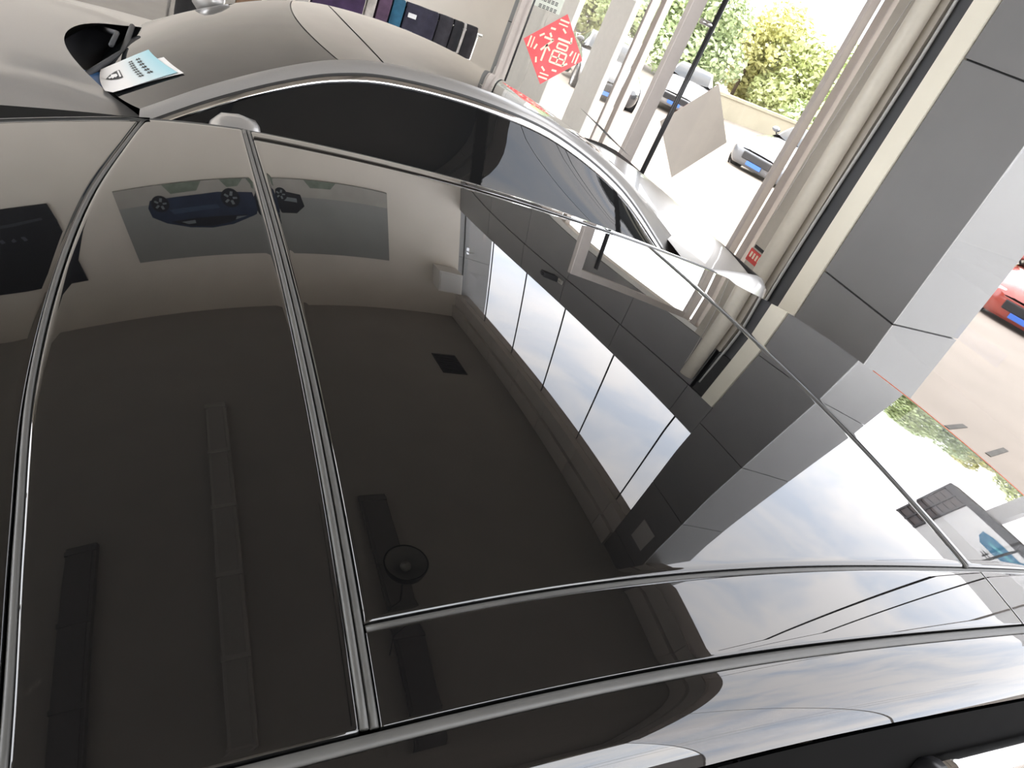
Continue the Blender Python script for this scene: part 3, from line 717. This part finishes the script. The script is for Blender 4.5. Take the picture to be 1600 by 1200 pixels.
roof_panel('roof_side_strip', lambda y: XS + .008, lambda y: 1.40, lambda x: y_gfar(x) + G, lambda x: y_gfar(x) + G + .046 * min(1, (1.41 - x) / .5) + .002, M_paint_black, 50, 8)
def nl(pts): return [(p[0], p[1] - NEAR_Y, p[2]) for p in pts]
# rubber seals in the gaps
for dx in (-.0045, .0040):
    tube('cross_seal', nl([(XS + dx, y, zroof(XS, y) - .0035) for y in lin(.318, 1.63, 50)]), .0040, M_seal, near, 8)
tube('header_seal', nl([(x_head(y) - .001, y, zroof(x_head(y), y) - .0045) for y in lin(.33, 1.64, 50)]), .0038, M_seal, near, 8)
tube('rear_seal', nl([(XR, y, zroof(XR, y) - .0025) for y in lin(.447, 1.465, 50)]), .0040, M_seal, near, 8)
tube('side_seal', nl([(x, y_glass(x), zroof(x, y_glass(x)) - .006) for x in lin(XS + .01, 1.72, 60)]), .0045, M_seal, near, 8)
tube('side_seal', nl([(x, y_gfar(x), zroof(x, y_gfar(x)) - .006) for x in lin(XS + .01, 1.40, 60)]), .0040, M_rubber, near, 8)
tube('ditch_molding', nl([(x, y_ditch(x) - .003, zroof(x, y_ditch(x)) - .006) for x in lin(-.5, 1.75, 70)]), .0065, M_seal, near, 8)
def far_ditch(x): return (y_dfar0(x) if x < .22 else y_gfar(x) + .055 * max(.06, min(1, (1.41 - x) / .5)))
tube('ditch_molding', nl([(x, far_ditch(x) + .003, zroof(x, far_ditch(x)) - .008) for x in lin(-.5, 1.38, 70)]), .006, M_seal, near, 8)
def ptrim(a, b):
    x = -.62 + .67 * a; w = .105 * min(1, (1 - a) * 2.2) + .004
    y = far_ditch(x) - .012 + w * b; return (x, y - NEAR_Y, zroof(x, far_ditch(x)) + .005 - .006 * b)
grid('pillar_trim', ptrim, lin(0, 1, 40), lin(0, 1, 5), mat('matt_black_trim', (.006, .006, .006), .9, noise=.1, spec=.1), near, flip=False)
# under-tray so gaps are dark
roof_panel('roof_liner', lambda y: -.75, lambda y: x_rear(y) - .02, lambda x: y_ditch(x) - .01, lambda x: far_ditch(x) - .0, M_black, 40, 40, zoff=lambda x, y: -.02)
# side rails
def rail(s):
    def fn(a, b):
        x = -.62 + (2.45 if s < 0 else 2.30) * a
        if s < 0: y0 = y_ditch(x) - .010
        else: y0 = far_ditch(x) + .010 - max(0, x - 1.42) ** 2 * 2.2
        z0 = zroof(x, y0) - (.002 if s < 0 else .006 + .5 * max(0, x - 1.40)); th = b * 1.02
        dy = .078 * math.sin(th * .98); dz = -.062 * (1 - math.cos(th * 1.05)) - .010 * b
        return (x, y0 + s * dy - NEAR_Y, z0 + dz)
    return fn
for s in (-1, 1):
    grid('side_rail', rail(s), lin(0, 1, 70), lin(0, 1, 18), M_paint_black, near, flip=s > 0)
# lower body of the near car
ntab = [(-2.15, .55, .70, .58, .52, .30), (-2.05, .72, .76, .77, .70, .26), (-1.85, .82, .83, .88, .82, .24), (-1.3, .87, .92, .91, .85, .22), (-.8, .885, .97, .915, .86, .22), (0, .89, 1.0, .92, .86, .22), (1.2, .89, 1.02, .92, .86, .22), (1.8, .87, 1.03, .91, .85, .24), (2.1, .80, 1.02, .85, .80, .28), (2.22, .70, .98, .76, .70, .34)]
nfn = lower_body(near, ntab, None, M_paint_black)
def nhood(a, b):
    v = b * 2 - 1; x = -2.12 + (-.76 + .1 * v * v + 2.12) * a; ys, zs = nfn(x)[:2]
    return (x, v * (ys - .05), zs + .015 + (.03 + .06 * min(1, a * 3)) * (1 - abs(v) ** 2.4))
grid('hood', nhood, lin(0, 1, 36), lin(0, 1, 30), M_paint_black, near, flip=True)
def nside(s):
    r = rail(s)
    def fn(x, b):
        p = r((x + .62) / (2.45 if s < 0 else 2.45), 1.0); ys, zs = nfn(x)[:2]
        return (x, p[1] + (s * (ys - .03) - p[1]) * b, p[2] - .004 + (min(zs, p[2]) - p[2]) * b)
    return fn
for s in (-1, 1):
    fn = nside(s)
    for nm, a, c in (('front_window', -.58, .50), ('rear_window_side', .58, 1.32), ('quarter_window', 1.38, 1.80)):
        grid(nm, fn if False else (lambda q, b, a=a, c=c, fn=fn: fn(a + (c - a) * q, b)), lin(0, 1, 16), lin(0, 1, 10), M_carglass, near, flip=s > 0)
    for a, c in ((.49, .59), (1.31, 1.39)):
        grid('window_pillar', (lambda q, b, a=a, c=c, fn=fn: fn(a + (c - a) * q, b)), lin(0, 1, 3), lin(0, 1, 10), M_black, near, flip=s > 0)
    # chrome strip on the rear window head
    bar = [(lambda p: (p[0], p[1] + s * .018, p[2] + .004))(fn(.92 + .84 * q, .15)) for q in lin(0, 1, 24)]
    tube('window_trim', bar, .021, M_chrome, near, 20)
    grid('door_frame', (lambda q, b, fn=fn, s=s: (lambda p: (p[0], p[1] + s * .004, p[2] + .004))(fn(-.58 + 2.38 * q, .0 + .30 * b))), lin(0, 1, 50), lin(0, 1, 6), mat('matt_black_trim', (.006, .006, .006), .9, noise=.1, spec=.1), near, flip=s > 0)
    q0 = bar[0]; tube('trim_end_cap', [(q0[0] - .03, q0[1], q0[2] + .002), (q0[0] - .02, q0[1], q0[2] + .001), (q0[0] + .002, q0[1], q0[2])], [.012, .0225, .0225], M_black, near, 16)
    mr = empty('door_mirror', (-.42, s * .98, 1.06)); mr.parent = near
    lathe('shell', [(0, -.10), (.05, -.095), (.085, -.06), (.095, 0), (.088, .06), (.075, .075)], M_paint_black, mr, 20, 'x').scale = (.8, 1.25, .8)
    tube('stalk', [(0, -s * .13, -.05), (0, 0, -.02)], .022, M_black, mr)
    box('headlamp', (-2.06, s * .66 - .14, .70), (-1.92, s * .66 + .14, .80), M_lamp, near, .03)
    box('tail_lamp', (2.08, s * .68 - .12, .84), (2.2, s * .68 + .10, .94), M_taillamp, near, .02)
    for x in (-1.32, 1.40): wheel(near, x, s * .82, .35, s)
tube('rear_edge_strip', nl([(x_rear(y) + .006, y, zroof(x_rear(y), y) - .045 * (x_rear(y) - XR) ** 2 - .006) for y in lin(.46, 1.12, 30)]), .005, mat('orange_red_strip', (.75, .16, .06), .3, noise=.05), near, 6)  # thin orange-red line laid along the rear roof edge
# tailgate glass and panel
def tg(a, b):
    v = b * 2 - 1; yy = .965 + v * .47; z0 = zroof(x_rear(yy) - .03, yy) - .035
    return (x_rear(yy) - .02 + .42 * a - .10 * v * v * a, v * (.47 + .33 * a), z0 + (1.03 - z0) * a)
grid('rear_window', tg, lin(0, 1, 16), lin(0, 1, 24), M_carglass, near, flip=True)

# ------------------------------------------------------------------ outdoors
M_unseen_ground = mat('dark_unseen_ground', (.05, .05, .05), .9, noise=.15, nscale=2)  # made-up dark ground out of view, keeps bounce off the ceiling
def zg(x, y):
    r = math.hypot(x, y); t = min(max(0, r - 6.5), 18.5); return -.03 - .07 * t
def gpt(a, r): return (r * math.sin(a), r * math.cos(a), zg(r * math.sin(a), r * math.cos(a)))
struct(grid('ground', lambda r, a: gpt(a, r), [4.75, 5.4, 6.5, 8, 10, 13, 17, 21, 25, 32, 45, 70, 110], lin(math.radians(-5), math.radians(185), 60), M_ground))
struct(box('unseen_ground_left', (-90, -90, -.3), (XL - .2, 110, -.05), M_unseen_ground))
struct(box('unseen_ground_front', (XL - .2, -90, -.3), (4.0, YN - .2, -.05), M_unseen_ground))
struct(box('door_step', (XW, YN, -.6), (XW + .45, 10.8, -.004), mat('step_stone', (.2, .19, .175), .8, noise=.1)))
M_line = mat('faded_grey_line', (.075, .07, .062), .9, noise=.2, nscale=9)
for i_, (a, b, w, lab) in enumerate((((6.30, 3.28), (6.75, 3.40), .05, 'faded grey painted mark on the paving nearest the column'), ((6.45, 2.95), (7.0, 3.12), .05, 'faded grey painted mark on the paving nearer the glass wall'))):
    a, b = Vector(a), Vector(b); d = (b - a).normalized(); n_ = Vector((-d.y, d.x)) * w / 2
    q = [tuple(a + n_), tuple(a - n_), tuple(b - n_), tuple(b + n_)]
    o = mobj('paint_mark', [(x, y, zg(x, y) + .006) for x, y in q] + [(x, y, zg(x, y) - .01) for x, y in q], BOXF, M_line); tag(o, lab, 'road marking')

M_carwhite = mat('white_car_paint', (.26, .26, .26), .25, coat=1, noise=.01)
M_carred = mat('orange_red_car_paint', (.30, .035, .02), .25, coat=1, noise=.02)
M_cardark = mat('dark_grey_car_paint', (.02, .02, .022), .25, coat=1, noise=.02)
M_carsilver2 = mat('pale_silver_car_paint', (.13, .135, .145), .25, metal=.2, coat=1, noise=.02)
def pose(front, heading, dist=0.0):
    """place a car by its front bumper point; heading = direction it faces (radians)"""
    c = math.cos(heading), math.sin(heading)
    x, y = front[0] - 2.0 * c[0], front[1] - 2.0 * c[1]; return (x, y, zg(x, y) + .015), heading - math.pi
for nm, fr_, hd, pt, lab in (
        ('parked_hatchback', (14.0, 15.4), math.radians(205), M_carsilver2, 'pale silver car with a blue number plate parked outside the doors'),
        ('parked_car', (15.6, 22.0), math.radians(230), M_carwhite, 'white car parked outside behind the grey paper diamond'),
        ('parked_suv', (11.2, 18.7), math.radians(250), M_cardark, 'dark car parked outside, seen between the door frames'),
        ('red_car', (15.2, 8.15), math.radians(205), M_carred, 'orange red car parked outside the glass wall beyond the column'),
        ('parked_sedan', (17.0, 14.6), math.radians(205), M_carwhite, 'white car parked outside next to the pale silver car')):
    loc, rz = pose(fr_, hd); make_car(nm, lab, loc, rz, pt, M_carglass if pt is not M_carwhite else pt, group=None)

tag(boxes('boundary_wall', [((18.0, 25.6, -1.4), (28.0, 25.9, -.55)), ((17.95, 25.55, -.55), (28.1, 25.95, -.45))], mat('cream_boundary_wall', (.30, .27, .20), .8, noise=.06, nscale=2)), 'low cream boundary wall in front of the trees', 'wall')

# trees
M_bark = mat('tree_bark', (.11, .08, .055), .9, noise=.3, nscale=8)
LEAFM = [mat('leaf_green_%d' % i, c, .55, noise=.25, nscale=1.3) for i, c in enumerate([(.42, .50, .24), (.52, .56, .26), (.62, .60, .27), (.39, .46, .25)])]
def tree(x, y, h, r, k, label):
    rnd = random.Random(int(x * 91 + y * 37))
    g = empty('broadleaf_tree', (x, y, zg(x, y)), label=label, cat='tree', group='trees beyond the car park')
    tube('trunk', [(0, 0, 0), (.05, .03, h * .4), (.0, .1, h * .7)], [.09, .07, .04], M_bark, g, 8)
    blobs = [(rnd.uniform(-.5, .5) * r, rnd.uniform(-.5, .5) * r, h * rnd.uniform(.18, .84), r * rnd.uniform(.36, .58)) for _ in range(14)]
    v, f = [], []
    for _ in range(7500):
        bx, by, bz, br = rnd.choice(blobs)
        d = Vector((rnd.gauss(0, 1), rnd.gauss(0, 1), rnd.gauss(0, 1))).normalized(); rr = br * rnd.uniform(.72, 1.05)
        p = Vector((bx, by, bz)) + Vector((d.x, d.y, d.z * .85)) * rr
        if p.z < .05: p.z = .05 + rnd.random() * .2
        t1 = Vector((rnd.gauss(0, 1), rnd.gauss(0, 1), rnd.gauss(0, .6))).normalized(); t2 = (d + Vector((rnd.gauss(0, .5), rnd.gauss(0, .5), rnd.gauss(0, .5)))).cross(t1)
        if t2.length < .1: continue
        t2.normalize(); s = rnd.uniform(.08, .15) * (1 + h * .05); b = len(v)
        v += [p - t1 * s, p + t2 * s * .55, p + t1 * s, p - t2 * s * .55]; f.append((b, b + 1, b + 2, b + 3))
    mobj('crown', v, f, LEAFM[k % 4], g)
spots = []
for i in range(22):
    az = math.radians(17 + 3.6 * i); R = 40 - 3 * math.sin(i * 1.7)
    hh = 4.5 + .35 * math.sin(i * 2.3) + (1.0 if i < 3 else 0) + 2.3 * min(1, max(0, i - 8) / 4)
    spots.append((R * math.sin(az), R * math.cos(az), hh, 2.35 + .2 * math.sin(i * 3.1)))
ordn = ['first', 'second', 'third', 'fourth', 'fifth', 'sixth', 'seventh', 'eighth', 'ninth', 'tenth', 'eleventh', 'twelfth', 'thirteenth', 'fourteenth', 'fifteenth', 'sixteenth', 'seventeenth', 'eighteenth', 'nineteenth', 'twentieth', 'twenty-first', 'twenty-second']
for i, (x, y, h, r) in enumerate(spots):
    tree(x, y, h, r, (i * 7) % 4, 'bushy green tree beyond the car park, %s from the left' % ordn[i])

# billboard outside, mirrored in the roof
g = empty('billboard', (14.6, 3.6, -.02 + .25), label='white outdoor billboard with a blue logo and dark lattice end on posts', cat='billboard')
M_bw = mat('billboard_white', (.93, .92, .90), .5, noise=.02); M_bd = mat('billboard_dark_frame', (.10, .095, .10), .5, noise=.05); M_bb = mat('billboard_blue', (.06, .22, .36), .5, noise=.1); M_bt = mat('billboard_teal', (.15, .50, .55), .5, noise=.1)
box('face', (0, -3.2, 3.9), (.25, 2.0, 6.2), M_bw, g)
box('lower_beam', (-.06, -3.2, 3.55), (.35, 2.6, 3.9), M_bd, g, .01)
box('lattice_panel', (0, 2.0, 3.9), (.2, 2.6, 6.2), mat('lattice_brown', (.20, .17, .165), .6, noise=.1), g)
for k in range(8): box('lattice_bar', (-.04, 2.0, 3.95 + .31 * k), (0, 2.6, 4.0 + .31 * k), M_bd, g)
for k in range(3): box('lattice_bar', (-.045, 2.02 + .27 * k, 3.9), (0, 2.06 + .27 * k, 6.2), M_bd, g)
prism('logo', [(1.3, 4.5), (1.35, 4.25), (1.1, 4.15), (.4, 4.12), (-.6, 4.10), (-.6, 4.3), (.3, 4.5), (.8, 4.7), (1.15, 4.7)], .01, M_bb, g, 'x', -.012)
prism('logo_highlight', [(1.1, 4.4), (.3, 4.25), (.3, 4.33), (1.05, 4.5)], .006, M_bt, g, 'x', -.019)
for k in range(2):
    y = .95 - .36 * k
    for a, b, c, d in ((0, 0, .22, .03), (0, .1, .22, .13), (.09, -.05, .12, .2)): box('print_stroke', (-.012, y - c, 4.85 + b), (-.001, y - a, 4.85 + d), M_bd, g)
for y in (1.6, -1.2): box('post', (.02, y - .16, -.85), (.3, y + .16, 3.56), mat('billboard_post', (.45, .44, .43), .5, noise=.05), g, .01)

# overhead cables and pole
M_cable = mat('black_cable', (.012, .012, .014), .6, noise=.1)
def cable(a, b, sag, r, lab):
    a, b = Vector(a), Vector(b); tag(tube('overhead_cable', [a.lerp(b, t) - Vector((0, 0, sag * 4 * t * (1 - t))) for t in lin(0, 1, 24)], r, M_cable, None, 6), lab, 'cable', 'overhead cables')
cable((4.72, 1.56, 6.3), (14.5, 4.28, 4.02), .12, lin(.008, .034, 24), 'thick cable sagging from the facade to the billboard')
cable((4.72, 1.40, 6.2), (14.5, 3.92, 4.3), .15, lin(.006, .020, 24), 'thinner cable running beside the thick one to the billboard')
cable((-14, -9.0, 9.3), (30, -11.0, 8.6), .8, .022, 'overhead cable passing in front of the near glass wall, upper line')
cable((-14, -9.6, 8.9), (30, -11.6, 8.2), .8, .022, 'overhead cable passing in front of the near glass wall, lower line')
